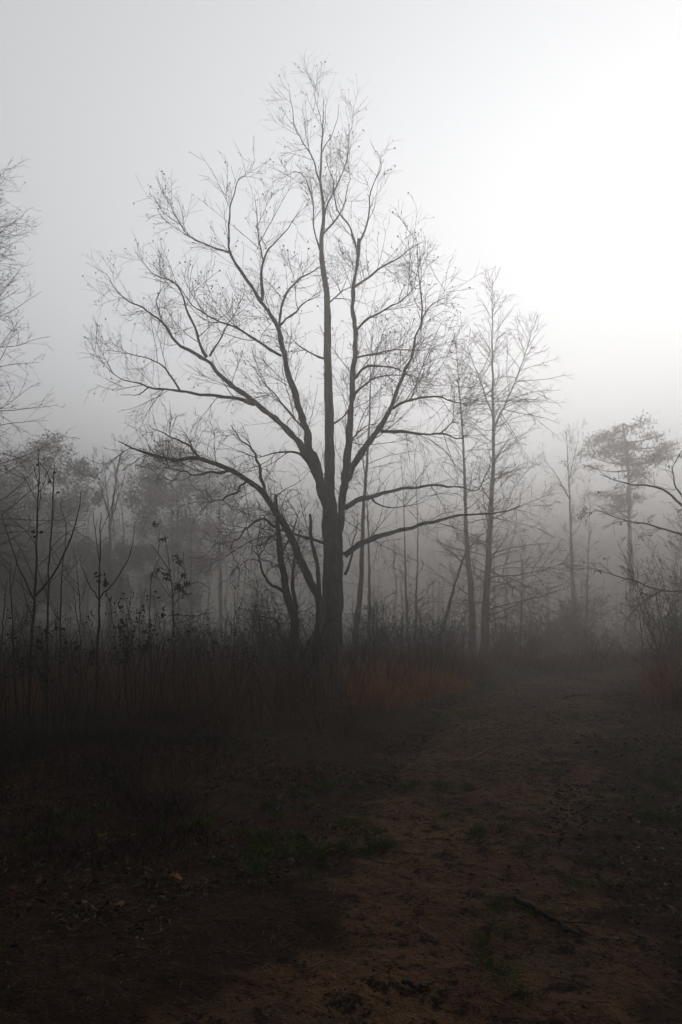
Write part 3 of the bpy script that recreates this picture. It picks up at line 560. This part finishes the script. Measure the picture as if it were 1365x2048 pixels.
# ---- pine in the fog at right
def pine():
    rng = rng_of(131); d = 63; x = gx(1262, d); z = float(gz(x, d)); o = thing('pine_tree', (x, d, z), 'tall flat-topped pine faint in the bright fog at right', 'tree', None)
    P, R = trace([(1266, 1300), (1264, 1225), (1260, 1071), (1258, 961), (1250, 880), (1245, 850)], d, d, .27, .05, 40, rng, .03, .7, .1)
    mb = MB(); tubes(mb, foot(P)[None], R[None], 9, cap=True); mb.build('trunk', BARKG, o)
    pads = [(1245, 858, 30, 12), (1215, 875, 26, 10), (1275, 868, 28, 11), (1190, 898, 30, 11), (1230, 895, 34, 13), (1265, 900, 36, 13), (1300, 885, 26, 10), (1325, 895, 24, 9), (1175, 910, 20, 8), (1240, 925, 32, 12), (1290, 920, 26, 10), (1215, 915, 24, 9), (1255, 945, 26, 9), (1245, 1005, 26, 9), (1225, 1000, 14, 6), (1275, 1000, 20, 8), (1202, 985, 14, 6), (1345, 905, 18, 7), (1290, 950, 20, 8)]
    pads += [(rng.uniform(1165, 1350), rng.uniform(870, 945), rng.uniform(8, 16), rng.uniform(4, 8)) for _ in range(14)] + [(rng.uniform(1215, 1310), rng.uniform(940, 1030), rng.uniform(7, 13), rng.uniform(4, 7)) for _ in range(8)]
    bl = MB(); nb = MB()
    for px, py, rx, rz in pads:
        px += rng.normal(0, 8); py += rng.normal(0, 7); rx *= rng.uniform(.6, 1.1); rz *= rng.uniform(.5, 1.1); rx = max(8, int(rx))
        c = at(px, py, d + rng.uniform(-2.5, 2.5)); k = int(np.argmin(np.abs(P[:, 2] - (c[2] - .5)))); mid = (P[k] + c) / 2 + np.array([0, 0, -.2])
        lp, lr = resample(catmull([P[k], mid, c]), np.linspace(.09, .03, 17), 12); tubes(bl, lp[None], lr[None], 5)
        n = int(rx * 10); a, b = rx / F * d, rz / F * d
        nc = max(6, rx // 2); cc = c + nrm(rng.normal(size=(nc, 3))) * rng.uniform(.2, 1, (nc, 1)) * np.array([a, a, b]); C = cc[rng.integers(0, nc, n)] + rng.normal(size=(n, 3)) * np.array([.5, .5, .2])
        dd = nrm(rng.normal(size=(n, 3)) + np.array([0, 0, .5])) * rng.uniform(.14, .32, (n, 1)); rb = np.stack([C - dd * .4, C + dd * .3, C + dd], 1)
        ribbons(nb, rb, np.tile([.045, .065, .012], (n, 1)), nrm(np.cross(dd, rng.normal(size=(n, 3)))))
    bl.build('branchwork', BARKG, o); nb.build('crown', PINEM, o)
pine()

# ---- more faint woods behind everything (reads as one mass)
def far_woods():
    rng = rng_of(141); tb = MB(); n = 90
    px = rng.uniform(-200, 1560, n); d = rng.uniform(82, 120, n); x = (px - CX) / F * d; h = np.where(px < 700, rng.uniform(13, 19, n), rng.uniform(8, 14, n))
    P = np.stack([np.c_[x + rng.normal(0, .3, n) * t, d, -.2 + h * t] for t in np.linspace(0, 1, 8)], 1); R = np.linspace(.22, .03, 8)[None] * rng.uniform(.6, 1.2, (n, 1))
    tubes(tb, P, R, 5)
    p, q = grow(rng, P, R, 1.3, (3, 1.5), (1.2, .6), (.25, 1), .03, .1, 7, .008, .6, .012); tubes(tb, p, q, 3)
    p2, q2 = grow(rng, p, q, 2.2, .9, .7, (.1, 1), .03, .1, 4, .008, .7, .01); tubes(tb, p2, q2, 3)
    n = 26000; px = rng.uniform(-250, 1650, 420); dd = rng.uniform(62, 100, 420); cx = gx(px, dd); cz = rng.uniform(0, 1, 420) ** 1.5 * np.where(px < 640, 8.5, 5.0) - .6; k = rng.integers(0, 420, n)
    lb = MB(); C = np.c_[cx[k], dd[k], cz[k]] + rng.normal(size=(n, 3)) * np.array([1.3, 1.0, .8]); C[:, 2] = np.maximum(C[:, 2], -1.2); leaves(lb, rng, C, rng.uniform(.12, .34, n), .65)
    o = tb.build('distant_woods', BARKG); lb.build('understorey', LEAFD, o); tag(o, 'far bare woods fading into one grey mass behind the clearing', 'woods', kind='stuff')
far_woods()

# ---- evergreen wood added out of view, behind and overhead, to shade ground and fog
def added_shade_wood():
    rng = rng_of(151); tb = MB(); lb = MB()
    clear = lambda C: C[(np.hypot(C[:, 0], C[:, 1]) > 5.5) | (C[:, 2] > 9)]
    def put(C, a, b): C = clear(C); leaves(lb, rng, C, rng.uniform(a, b, len(C)), .7)
    for x, y, h, cr in [(-13, 1, 14, 4), (-9, -4, 16, 4.5), (-4, -8, 17, 4.5), (1, -8, 16, 4.5), (6, -8, 17, 4.5), (10, -3, 15, 4.2), (13, 2, 13, 4), (-6, -12, 18, 5), (3, -12, 18, 5), (11, -10, 18, 5), (-15, -8, 17, 5), (-1, -6, 13, 3.2), (5, -5.5, 13, 3.2), (-8, -2, 13, 3.4), (10, 0, 12, 3), (-13, 6, 15, 4.2), (-16, 11, 16, 4.5), (-19, 16, 16, 4.5), (-20, 6, 17, 5)]:
        P = np.array([[x, y, -.3 + h * t] for t in np.linspace(0, 1, 9)]) + rng.normal(size=(9, 3)) * .08; R = np.linspace(.28, .04, 9); tubes(tb, P[None], R[None], 7)
        p, q = grow(rng, P[None], R[None], 4, (cr, cr * .4), 1.3, (.2, 1), .02, .08, 6, .008, .6, .01); ok = ((np.hypot(p[..., 0], p[..., 1]) > 4.5) | (p[..., 2] > 8)).all(1); p, q = p[ok], q[ok]; tubes(tb, p, q, 4)
        n = 4200; k = rng.integers(0, len(p), n); j = rng.integers(2, 6, n); put(p[k, j] + rng.normal(size=(n, 3)) * .45, .18, .46)
    for x0, y0, x1, y1 in [(-9, -4, -5, 6), (-9, -4, -9, 7), (-4, -8, -2, 7), (1, -8, 1, 8), (1, -8, 4, 6), (6, -8, 5, 8), (10, -3, 9, 6), (10, -3, 11, 3), (-8, -2, -3, 3), (5, -5.5, 7, 3), (-13, 1, -10, 8), (13, 2, 11, 9)]:
        z1 = max(11.5, 4.2 + .95 * y1); P, R = resample(catmull([(x0, y0, 9.5), ((x0 + x1) / 2, (y0 + y1) / 2, (z1 + 11) / 2), (x1, y1, z1)]), np.linspace(.12, .03, 17), 12); tubes(tb, P[None], R[None], 5)
    n = 24000; nc = 420; cy = rng.uniform(-4, 9.5, nc); c = np.c_[rng.uniform(-11, 12, nc), cy, np.maximum(11.5, 4.2 + .95 * cy) + rng.uniform(0, 4, nc)]; k = rng.integers(0, nc, n); put(c[k] + np.clip(rng.normal(size=(n, 3)) * np.array([.7, .6, .35]), -1.2, 1.2), .18, .46)
    w = tb.build('added_shade_wood', BARKG); tag(w, 'unseen dark evergreen wood added around the camera to shade the near ground', 'woods', kind='stuff'); lb.build('crown', PINEM, w)
added_shade_wood()

# ---- saplings in the left foreground
def sapling(label, pts, d, r0, seed, limbs=(), dens=2.2, L=(1.0, .5), leafy=None, d1=None, ang=(.75, .55)):
    rng = rng_of(seed); P, R = trace(pts, d, d1 or d + .15, r0 * .78, .004, 36, rng, .007, .8, r0 * .4, .04); P = foot(P)
    lm = [trace(p, a, b, r, .004, 20, rng, .008) for p, a, b, r in limbs]
    lv = [dict(dens=dens, length=L, ang=ang, tr=(.22, .97), up=.06, wander=.06, n=8, rk=.0075, rmax=.6, tip=.0035, k=4, limb=dict(dens=2.5, length=.5)),
          dict(dens=3.0, length=.28, ang=.65, tr=(.2, 1), up=.04, wander=.09, n=5, rk=.008, tip=.0026)]
    stem_tree('sapling', label, 'sapling', (P, R), seed + 300, lv, SAPB, SAPB, 'saplings in the grass at left', 6, lm, leafy, trunk_name='stem')
sapling('tall olive sapling with a long curved side stem at the far left', [(58, 1450), (62, 1313), (70, 1185), (75, 1038), (79, 899)], 9.3, .03, 201, [([(72, 1192), (110, 1144), (143, 1075), (157, 1020), (161, 985)], 9.3, 9.0, .016), ([(69, 1200), (45, 1150), (15, 1070), (5, 1030)], 9.3, 9.6, .014)], leafy=(10, .05, LEAFB, 0))
sapling('tall straight sapling just right of the one with the curved side stem', [(93, 1450), (95, 1349), (97, 1166), (104, 1038), (110, 930)], 9.8, .026, 202, leafy=(7, .05, LEAFB, 0))
sapling('shorter thin sapling between the two tall left ones and the twiggy one', [(120, 1440), (121, 1349), (123, 1185), (132, 1080), (133, 1045)], 10.3, .02, 203)
sapling('upright twiggy sapling with fanned side branches, right of the left cluster', [(192, 1440), (194, 1371), (198, 1240), (201, 1093), (202, 1025)], 9.6, .028, 204, [([(200, 1198), (232, 1160), (250, 1130), (264, 1100)], 9.6, 9.3, .011), ([(199, 1200), (175, 1160), (160, 1120)], 9.6, 9.9, .01)], dens=3.6)
sapling('crooked sapling with a curled dead leaf at the left edge', [(34, 1440), (30, 1330), (26, 1258), (23, 1190), (20, 1125)], 8.6, .018, 205, leafy=(8, .06, LEAFB, 0))
sapling('small-leaved green sapling in the middle of the left grass', [(348, 1400), (348, 1331), (346, 1203), (339, 1130), (331, 1075)], 11.5, .02, 206, [([(345, 1180), (375, 1170), (400, 1165), (422, 1180)], 11.5, 11.2, .008), ([(340, 1145), (320, 1110), (302, 1090)], 11.5, 11.8, .007), ([(347, 1230), (390, 1232), (425, 1225)], 11.5, 12, .008)], dens=5, L=(1.0, .35), leafy=(560, .04, LEAFG, 0), ang=(1.2, .8))
sapling('lone thin sapling in the dry grass left of the crooked tree', [(471, 1400), (470, 1349), (469, 1258), (470, 1185)], 14, .02, 207, dens=2.6, L=(.7, .4), leafy=(16, .05, WEED, 0))
sapling('bent thin sapling nearest the left edge, half hidden in weeds', [(5, 1440), (2, 1330), (8, 1230), (14, 1160)], 9.0, .016, 208, dens=3)
sapling('thin bare sapling behind the twiggy one', [(162, 1440), (161, 1320), (160, 1200), (152, 1110)], 11.5, .018, 209, dens=3)
sapling('short bare sapling right of the dark seed heads', [(300, 1440), (302, 1330), (300, 1230), (304, 1150)], 11, .015, 210, dens=3)
sapling('thin dark sapling in front of the orange grass right of the big trunk', [(742, 1455), (745, 1400), (752, 1330), (748, 1260)], 12, .014, 211, dens=4, L=(.5, .3))

# ---- weeds with dark seed heads
def weed(label, px, d, h, seed, n=5, leafn=60, size=.07):
    rng = rng_of(seed); x = gx(px, d); z = float(gz(x, d)); o = thing('dead_weed', (x, d, z), label, 'weed', 'dead weeds in the grass at left')
    P = np.zeros((n, 9, 3)); P[:, 0] = np.c_[x + rng.normal(0, .12, n), d + rng.normal(0, .12, n), np.full(n, z - .03)]
    dr = nrm(np.c_[rng.normal(0, .12, n), rng.normal(0, .12, n), np.ones(n)]); st = (h * rng.uniform(.75, 1.05, n) / 8)[:, None]
    for k in range(1, 9): dr = nrm(dr + rng.normal(size=(n, 3)) * .06); P[:, k] = P[:, k - 1] + dr * st
    R = np.tile(np.linspace(.007, .003, 9), (n, 1)); mb = MB(); tubes(mb, P, R, 4)
    p, q = grow(rng, P, R, 4, .35, .6, (.45, 1), .08, .1, 5, .007, .8, .002); tubes(mb, p, q, 3); mb.build('stems', WEED, o)
    C = np.concatenate([p[:, -1], p[:, 3], P[:, -1]]); C = C[rng.integers(0, len(C), leafn)] + rng.normal(size=(leafn, 3)) * .035; C[:, 2] -= .02
    lb = MB(); leaves(lb, rng, C, rng.uniform(.6, 1.4, leafn) * size, .45); lb.build('foliage', WEED, o)
weed('dark seed-headed weed clump beside the twiggy sapling', 258, 9.5, 1.75, 301, 7, 150, .06)
weed('dark hanging-leaved weed right of the darkest seed-head clump', 300, 9.8, 1.6, 302, 4, 70, .065)
weed('tall weed with one dark pointed spike above the seed heads', 280, 9.4, 1.9, 303, 4, 30, .06)
weed('tall thin brown weed between the crooked leaf sapling and the tall left pair', 48, 8.8, 1.5, 308, 6, 60, .05)
weed('dark weed tuft at the left edge below the bent sapling', 12, 8.0, 1.1, 309, 7, 90, .05)
weed('leafy brown weed standing left of the lone thin sapling', 425, 11, 1.1, 310, 6, 70, .05)
weed('low dark weed in front of the lone thin sapling', 485, 12, 1.0, 304, 6, 70, .06)
weed('reddish weed clump in front of the two tall left saplings', 110, 8.2, 1.05, 305, 6, 80, .07)
weed('brown weed clump between the twiggy sapling and the left cluster', 150, 9.0, 1.4, 306, 6, 60, .06)
weed('brown weed clump below the small-leaved green sapling', 330, 10.5, 1.25, 307, 7, 80, .06)

# ------------------------------------------------------------------ grass, litter, debris
def scatter(rng, n, x0, x1, y0, y1, keep):
    X = rng.uniform(x0, x1, n); Y = rng.uniform(y0, y1, n); m = keep(X, Y); return X[m], Y[m]

def patch(x, y, s=.6, seed=0): return np.sin(x * s * 1.7 + seed + 1.1 * np.sin(y * s)) * np.sin(y * s * 1.3 + seed * 2.1 + .9 * np.sin(x * s * 1.9))

def tall_grass(name, label, seed, n, box, keep, h, w=.006, m=DRY, lean=.3, clump=.13):
    rng = rng_of(seed); nc = n // 9; X, Y = scatter(rng, nc, *box, keep)
    i = rng.integers(0, len(X), n); x = X[i] + rng.normal(0, clump, n); y = Y[i] + rng.normal(0, clump, n); z = gz(x, y)
    hh = h * (.3 + .75 * rng.random(n) ** 1.4) * (1 + .22 * patch(x, y, .7, seed)) * (1 + 1.2 * vn(x + seed, y, .8)) * (1 + .6 * vn(x, y + seed, 2.6))
    d = np.c_[rng.normal(0, lean, n), rng.normal(0, lean, n), np.ones(n)]; b = rng.normal(0, .6, (n, 2)) * hh[:, None]
    P = np.stack([np.c_[x, y, z - .02] + d * (hh * t)[:, None] * np.array([1, 1, 1 - .1 * t]) + np.c_[b * t ** 2.5 * .6, -np.abs(b).sum(1) * .25 * t ** 3] for t in (0, .35, .7, 1)], 1)
    a = rng.uniform(0, 6.28, n); mb = MB(); ribbons(mb, P, np.tile([1, .9, .6, .12], (n, 1)) * (w * rng.uniform(.6, 1.4, n))[:, None], np.c_[np.cos(a), np.sin(a), np.zeros(n)])
    tag(mb.build(name, m), label, 'grass', kind='stuff')

def left_of(x, y, off): l, r = path_lr(y); return x < l - off
def right_of(x, y, off): l, r = path_lr(y); return x > r + off
fr = lambda x, y: (y > 8.8 + 3.0 * vn(x, y, .7) + 1.5 * vn(x, y, 2.0)) 
tall_grass('dry_grass', 'rusty knee-high dry grass over the left bank around the trees', 401, 34000, (-14, 4, 8.5, 27), lambda x, y: left_of(x, y, .5) & fr(x, y) & (x > -.62 * y - 1) & (vn(x, y, .45) + .6 * vn(x, y, 1.4) > -.33), .95)
tall_grass('dry_grass', 'orange dry grass on the right bank beside the path', 402, 16000, (4, 14, 11.5, 24), lambda x, y: right_of(x, y, .45) & (x < .6 * y + 1), 1.25, .007)
tall_grass('dry_grass', 'faded dry grass beyond the bend in the fog', 403, 22000, (-12, 26, 20.5, 44), lambda x, y: (left_of(x, y, .15) | right_of(x, y, .3)) & (np.abs(x) < .6 * y) & ((y > 24) | (x > 5)), .95, .009)
tall_grass('weedy_grass', 'short dark weedy grass along the left edge of the clearing', 404, 9000, (-7, 1, 4.5, 10.5), lambda x, y: (x < -.15 * y - .3) & (x > -.6 * y - .5) & (patch(x, y, 1.3, 4) > -.2), .3, .005, WEED, .4)

tall_grass('weedy_grass', 'sparse low dead grass growing over the far bend of the path', 410, 5200, (3, 17, 16.5, 27), lambda x, y: (np.abs(x) < .6 * y) & (vn(x, y, .9) + .5 * vn(x, y, 2.4) > .0), .3, .006, DRY, .4)
tall_grass('orange_grass', 'bright orange broom grass below the low right limb of the big tree', 408, 5200, (.1, 3.2, 11.2, 16.5), lambda x, y: left_of(x, y, .25) & (vn(x, y, 1.1) > -.28), .62, .006, ORANGE, .2)
tall_grass('orange_grass', 'bright orange broom grass along the right edge of the path', 409, 6000, (5, 10, 11.8, 18), lambda x, y: right_of(x, y, .35) & (vn(x, y, 1.1) > -.28) & (x < .56 * y), .85, .006, ORANGE, .2)
tall_grass('straw_grass', 'pale bent straw blades scattered through the rusty grass', 405, 2600, (-12, 3.4, 7.5, 20), lambda x, y: left_of(x, y, .5) & fr(x, y + .6) & (x > -.6 * y - .6), .8, .005, STRAW, .45)
tall_grass('tangled_grass', 'sparse brown stalks and dead grass leaning over the littered left verge', 407, 5000, (-5, 1.2, 3.2, 9.5), lambda x, y: left_of(x, y, .2) & (x > -.6 * y - .5) & (vn(x, y, .9) + .5 * vn(x, y, 2.3) > -.05), .22, .004, DRY, .7, .2)
tall_grass('tangled_grass', 'low dark tangled growth spilling into the clearing at lower left', 406, 15000, (-6, 0, 4, 10), lambda x, y: (x < -.12 * y - .5) & (x > -.6 * y - .5) & (vn(x, y, .8) + .5 * vn(x, y, 2.1) > -.05), .34, .005, WEED, .55, .16)

def dry_stems():
    rng = rng_of(431); X, Y = scatter(rng, 2700, -13, 3.2, 8.6, 24, lambda x, y: left_of(x, y, .7) & fr(x, y) & (x > -.6 * y - .6)); X2, Y2 = scatter(rng, 260, 5, 13, 11.5, 20, lambda x, y: right_of(x, y, .6) & (x < .58 * y)); X = np.r_[X, X2]; Y = np.r_[Y, Y2]; n = len(X)
    h = rng.uniform(.4, 1.7, n) ** 1.2 * .9; P = np.zeros((n, 7, 3)); P[:, 0] = np.c_[X, Y, gz(X, Y) - .03]; d = nrm(np.c_[rng.normal(0, .25, n), rng.normal(0, .25, n), np.ones(n)])
    for k in range(1, 7): d = nrm(d + rng.normal(size=(n, 3)) * .1); P[:, k] = P[:, k - 1] + d * (h / 6)[:, None]
    R = np.linspace(.0055, .002, 7)[None] * rng.uniform(.6, 1.3, (n, 1)); mb = MB(); tubes(mb, P, R, 3)
    p, q = grow(rng, P, R, 5, .3, .7, (.35, 1), .05, .12, 5, .008, .8, .0018); tubes(mb, p, q, 3); o = mb.build('dry_stems', WEED)
    C = np.concatenate([p[:, -1], p[:, 2], P[:, -1]]); C = C[rng.integers(0, len(C), 5200)] + rng.normal(size=(5200, 3)) * .02; lb = MB(); leaves(lb, rng, C, rng.uniform(.02, .055, len(C)), .5); lb.build('withered_leaves', LEAFB, o)
    tag(o, 'tangle of thin withered weed stems standing through the dry grass', 'weeds', kind='stuff')
dry_stems()

def short_grass():
    rng = rng_of(411); spots = [(570, 1612, .35), (525, 1705, .45), (600, 1690, .3), (930, 1432, .9), (880, 1445, .6), (1290, 1515, .6), (1250, 1590, .6), (1330, 1560, .5), (985, 1660, .35), (560, 1750, .5), (380, 1690, .4), (760, 1690, .35), (640, 1580, .4), (1130, 1440, .7), (1010, 1840, .3), (700, 1650, .3), (1000, 1960, .2), (860, 1575, .5), (960, 1370, .8), (1180, 1760, .3), (480, 1500, .5), (1050, 1540, .5), (1320, 1640, .4), (120, 1690, .4)]
    Ps = []
    for px, py, s in spots:
        d = EYE * F / (py - HZ); n = int(1500 * s); c = rng.normal(0, s * .42, (max(4, int(22 * s)), 2)); k = rng.integers(0, len(c), n)
        Ps.append(np.c_[gx(px, d) + c[k, 0] + rng.normal(0, .035, n), d + c[k, 1] * 1.3 + rng.normal(0, .035, n)])
    xy = np.concatenate(Ps); n = len(xy); z = gz(xy[:, 0], xy[:, 1]) + .01; h = rng.uniform(.02, .075, n); d = np.c_[rng.normal(0, .45, n), rng.normal(0, .45, n), np.ones(n)]
    P = np.stack([np.c_[xy, z] + d * (h * t)[:, None] * np.array([1 + t, 1 + t, 1]) for t in (0, .55, 1)], 1); a = rng.uniform(0, 6.28, n)
    mb = MB(); ribbons(mb, P, np.tile([.0035, .003, .0006], (n, 1)), np.c_[np.cos(a), np.sin(a), np.zeros(n)])
    tag(mb.build('short_grass', GREEN), 'short green grass tufts scattered over the dirt track', 'grass', kind='stuff')
short_grass()

def litter():
    rng = rng_of(421)
    def put(n, keep, box, size, name, m, label, lift=.02, flat=.8):
        X, Y = scatter(rng, n, *box, keep); k = len(X); C = np.c_[X, Y, gfine(X, Y) + lift + rng.uniform(0, .02, k)]
        mb = MB(); leaves(mb, rng, C, rng.uniform(.35, 1.4, k) ** 1.4 * size, rng.uniform(.35, .8), flat, .5); tag(mb.build(name, m, smooth=False), label, 'leaf litter', kind='stuff')
    inview = lambda x, y: (np.abs(x) < .56 * y + .6)
    put(110000, lambda x, y: inview(x, y) & left_of(x, y, -.4) & (vn(x, y, .9) + .7 * vn(x, y, 2.7) + .35 * vn(x, y, 8) > -.12), (-9, 4, 2.2, 14), .043, 'leaf_litter', LEAFB, 'brown dead leaves strewn thickly over the left verge')
    put(45000, lambda x, y: inview(x, y) & right_of(x, y, -.7) & (vn(x, y, 1.0) + .7 * vn(x, y, 2.9) > -.15), (1.5, 12, 2.5, 18), .042, 'leaf_litter', LEAFB, 'brown dead leaves strewn along the right edge of the path')
    put(36000, lambda x, y: inview(x, y) & ~left_of(x, y, -.1) & ~right_of(x, y, -.1) & (vn(x, y, .8) + .8 * vn(x, y, 2.3) + .4 * vn(x, y, 7) > .05), (-3, 9, 2, 22), .032, 'leaf_litter', LEAFB, 'small brown leaf scraps sprinkled over the dirt track')
    n = 14000; X, Y = scatter(rng, n, -4, 7, 2, 11, inview); n = len(X); r = rng.uniform(.0025, .0065, n); C = np.c_[X, Y, gfine(X, Y) + .018 + r * .3]
    P = np.stack([C - np.c_[r, r * 0, r * .2], C - np.c_[r * .5, r * .1, r * -.1], C + np.c_[r * .5, r * .2, r * .1], C + np.c_[r, r * 0, r * 0]], 1); mb = MB(); tubes(mb, P, np.c_[r * .15, r * .85, r * .75, r * .1], 5); tag(mb.build('grit', STRAW), 'small clods and grit scattered over the dirt track', 'grit', kind='stuff')
    # straw and twig crumbs
    n = 42000; X, Y = scatter(rng, n, -6, 8, 2, 16, inview); n = len(X); a = rng.uniform(0, 6.28, n); l = rng.uniform(.015, .08, n) * .5
    c = np.c_[X, Y, gfine(X, Y) + .024]; dv = np.c_[np.cos(a) * l, np.sin(a) * l, rng.normal(0, .12, n) * l]
    P = np.stack([c - dv, c + np.c_[rng.normal(0, .004, (n, 2)), rng.uniform(0, .006, n)], c + dv], 1); mb = MB(); tubes(mb, P, np.tile([.0018, .0024, .0012], (n, 1)), 3)
    tag(mb.build('straw_debris', STRAW), 'fine straw and twig crumbs scattered over the ground', 'debris', kind='stuff')
litter()

def stick(label, pts, r, seed, m=BARK, side=2, group='fallen sticks on the path', lift=.02):
    rng = rng_of(seed); W = []
    for px, py in pts:
        d = EYE * F / (py - HZ); x = gx(px, d); W.append((x, d, float(gfine(x, d)) + lift + r))
    P, R = resample(catmull(W), np.linspace(r, r * .4, len(catmull(W))), 18); P = P + rng.normal(size=P.shape) * r * .35
    o = thing('fallen_stick', tuple(P[0]), label, 'stick', group)
    mb = MB(); tubes(mb, P[None], R[None], 6, cap=True); mb.build('shaft', m, o)
    if side:
        p, q = grow(rng, P[None], R[None], side / max(.2, float(np.linalg.norm(P[-1] - P[0]))) * 1.5, .22, .6, (.2, .9), -.06, .12, 5, .02, .6, .0015); p[:, :, 2] = np.maximum(p[:, :, 2], P[:, 2].min())
        if len(p): m2 = MB(); tubes(m2, p, q, 4); m2.build('side_twig', m, o)
PALE = mat('pale_dry_stick', [(.09, .065, .048), (.16, .125, .1)], 9, .85, .3)
stick('pale straight stick lying on the left half of the path', [(935, 1522), (965, 1508), (995, 1493)], .012, 501, PALE, 1)
stick('dark thin stick lying across the path right of the pale one', [(1102, 1532), (1130, 1534), (1152, 1536)], .01, 502, BARK, 1)
stick('dark stick lying across the far stretch of the path', [(1128, 1396), (1150, 1394), (1178, 1395)], .02, 503, BARK, 1)
stick('thick dark forked stick lying in the right foreground', [(1030, 1805), (1070, 1822), (1110, 1845), (1160, 1872)], .018, 504, BARK, 5)
stick('dark twig in the left half of the path, pointing up at the pale stick', [(720, 1570), (735, 1552), (748, 1540)], .009, 505, BARK, 2)
stick('short dark curved bark strip low in the foreground', [(805, 1975), (830, 1982), (850, 1980), (870, 1974)], .013, 506, BARK, 0)
stick('long thin twig half buried in the leaf litter at left', [(115, 1790), (160, 1760), (215, 1730)], .008, 507, BARK, 3)

def fallen_leaf(label, px, py, size, col, seed):
    rng = rng_of(seed); d = EYE * F / (py - HZ); x = gx(px, d); z = float(gfine(x, d)) + .03
    m = mat('bright_dead_leaf', [col, tuple(c * .6 for c in col)], 30, .7, 0); mb = MB(); t = np.linspace(0, 2 * math.pi, 25)[:-1]
    rr = size * .5 * (.62 + .3 * np.cos(t * 5 + 1) * np.clip(np.cos(t * .5) + .6, .2, 1)); a = rng.uniform(0, 6.28)
    ring = np.c_[x + rr * np.cos(t + a), d + rr * np.sin(t + a), z + size * .12 * np.sin(t * 2 + a)]; c = np.array([[x, d, z + .004]])
    v = np.vstack([c, ring]); mb.add(v, [(0, 1 + (2 * k) % 24, 1 + (2 * k + 1) % 24, 1 + (2 * k + 2) % 24) for k in range(12)])
    tag(mb.build('fallen_leaf', m), label, 'leaf', 'bright fallen leaves')
fallen_leaf('yellow-green dead leaf lying in the dark litter at left', 205, 1696, .1, (.13, .11, .02), 601)
fallen_leaf('orange lobed leaf lying on the bare earth left of the path', 352, 1783, .11, (.2, .08, .022), 602)
fallen_leaf('tan curled leaf lying at the edge of the bare earth, lower left', 238, 1850, .1, (.17, .085, .045), 603)
fallen_leaf('rust-red leaf lying in the middle of the path', 951, 1615, .08, (.14, .045, .025), 604)
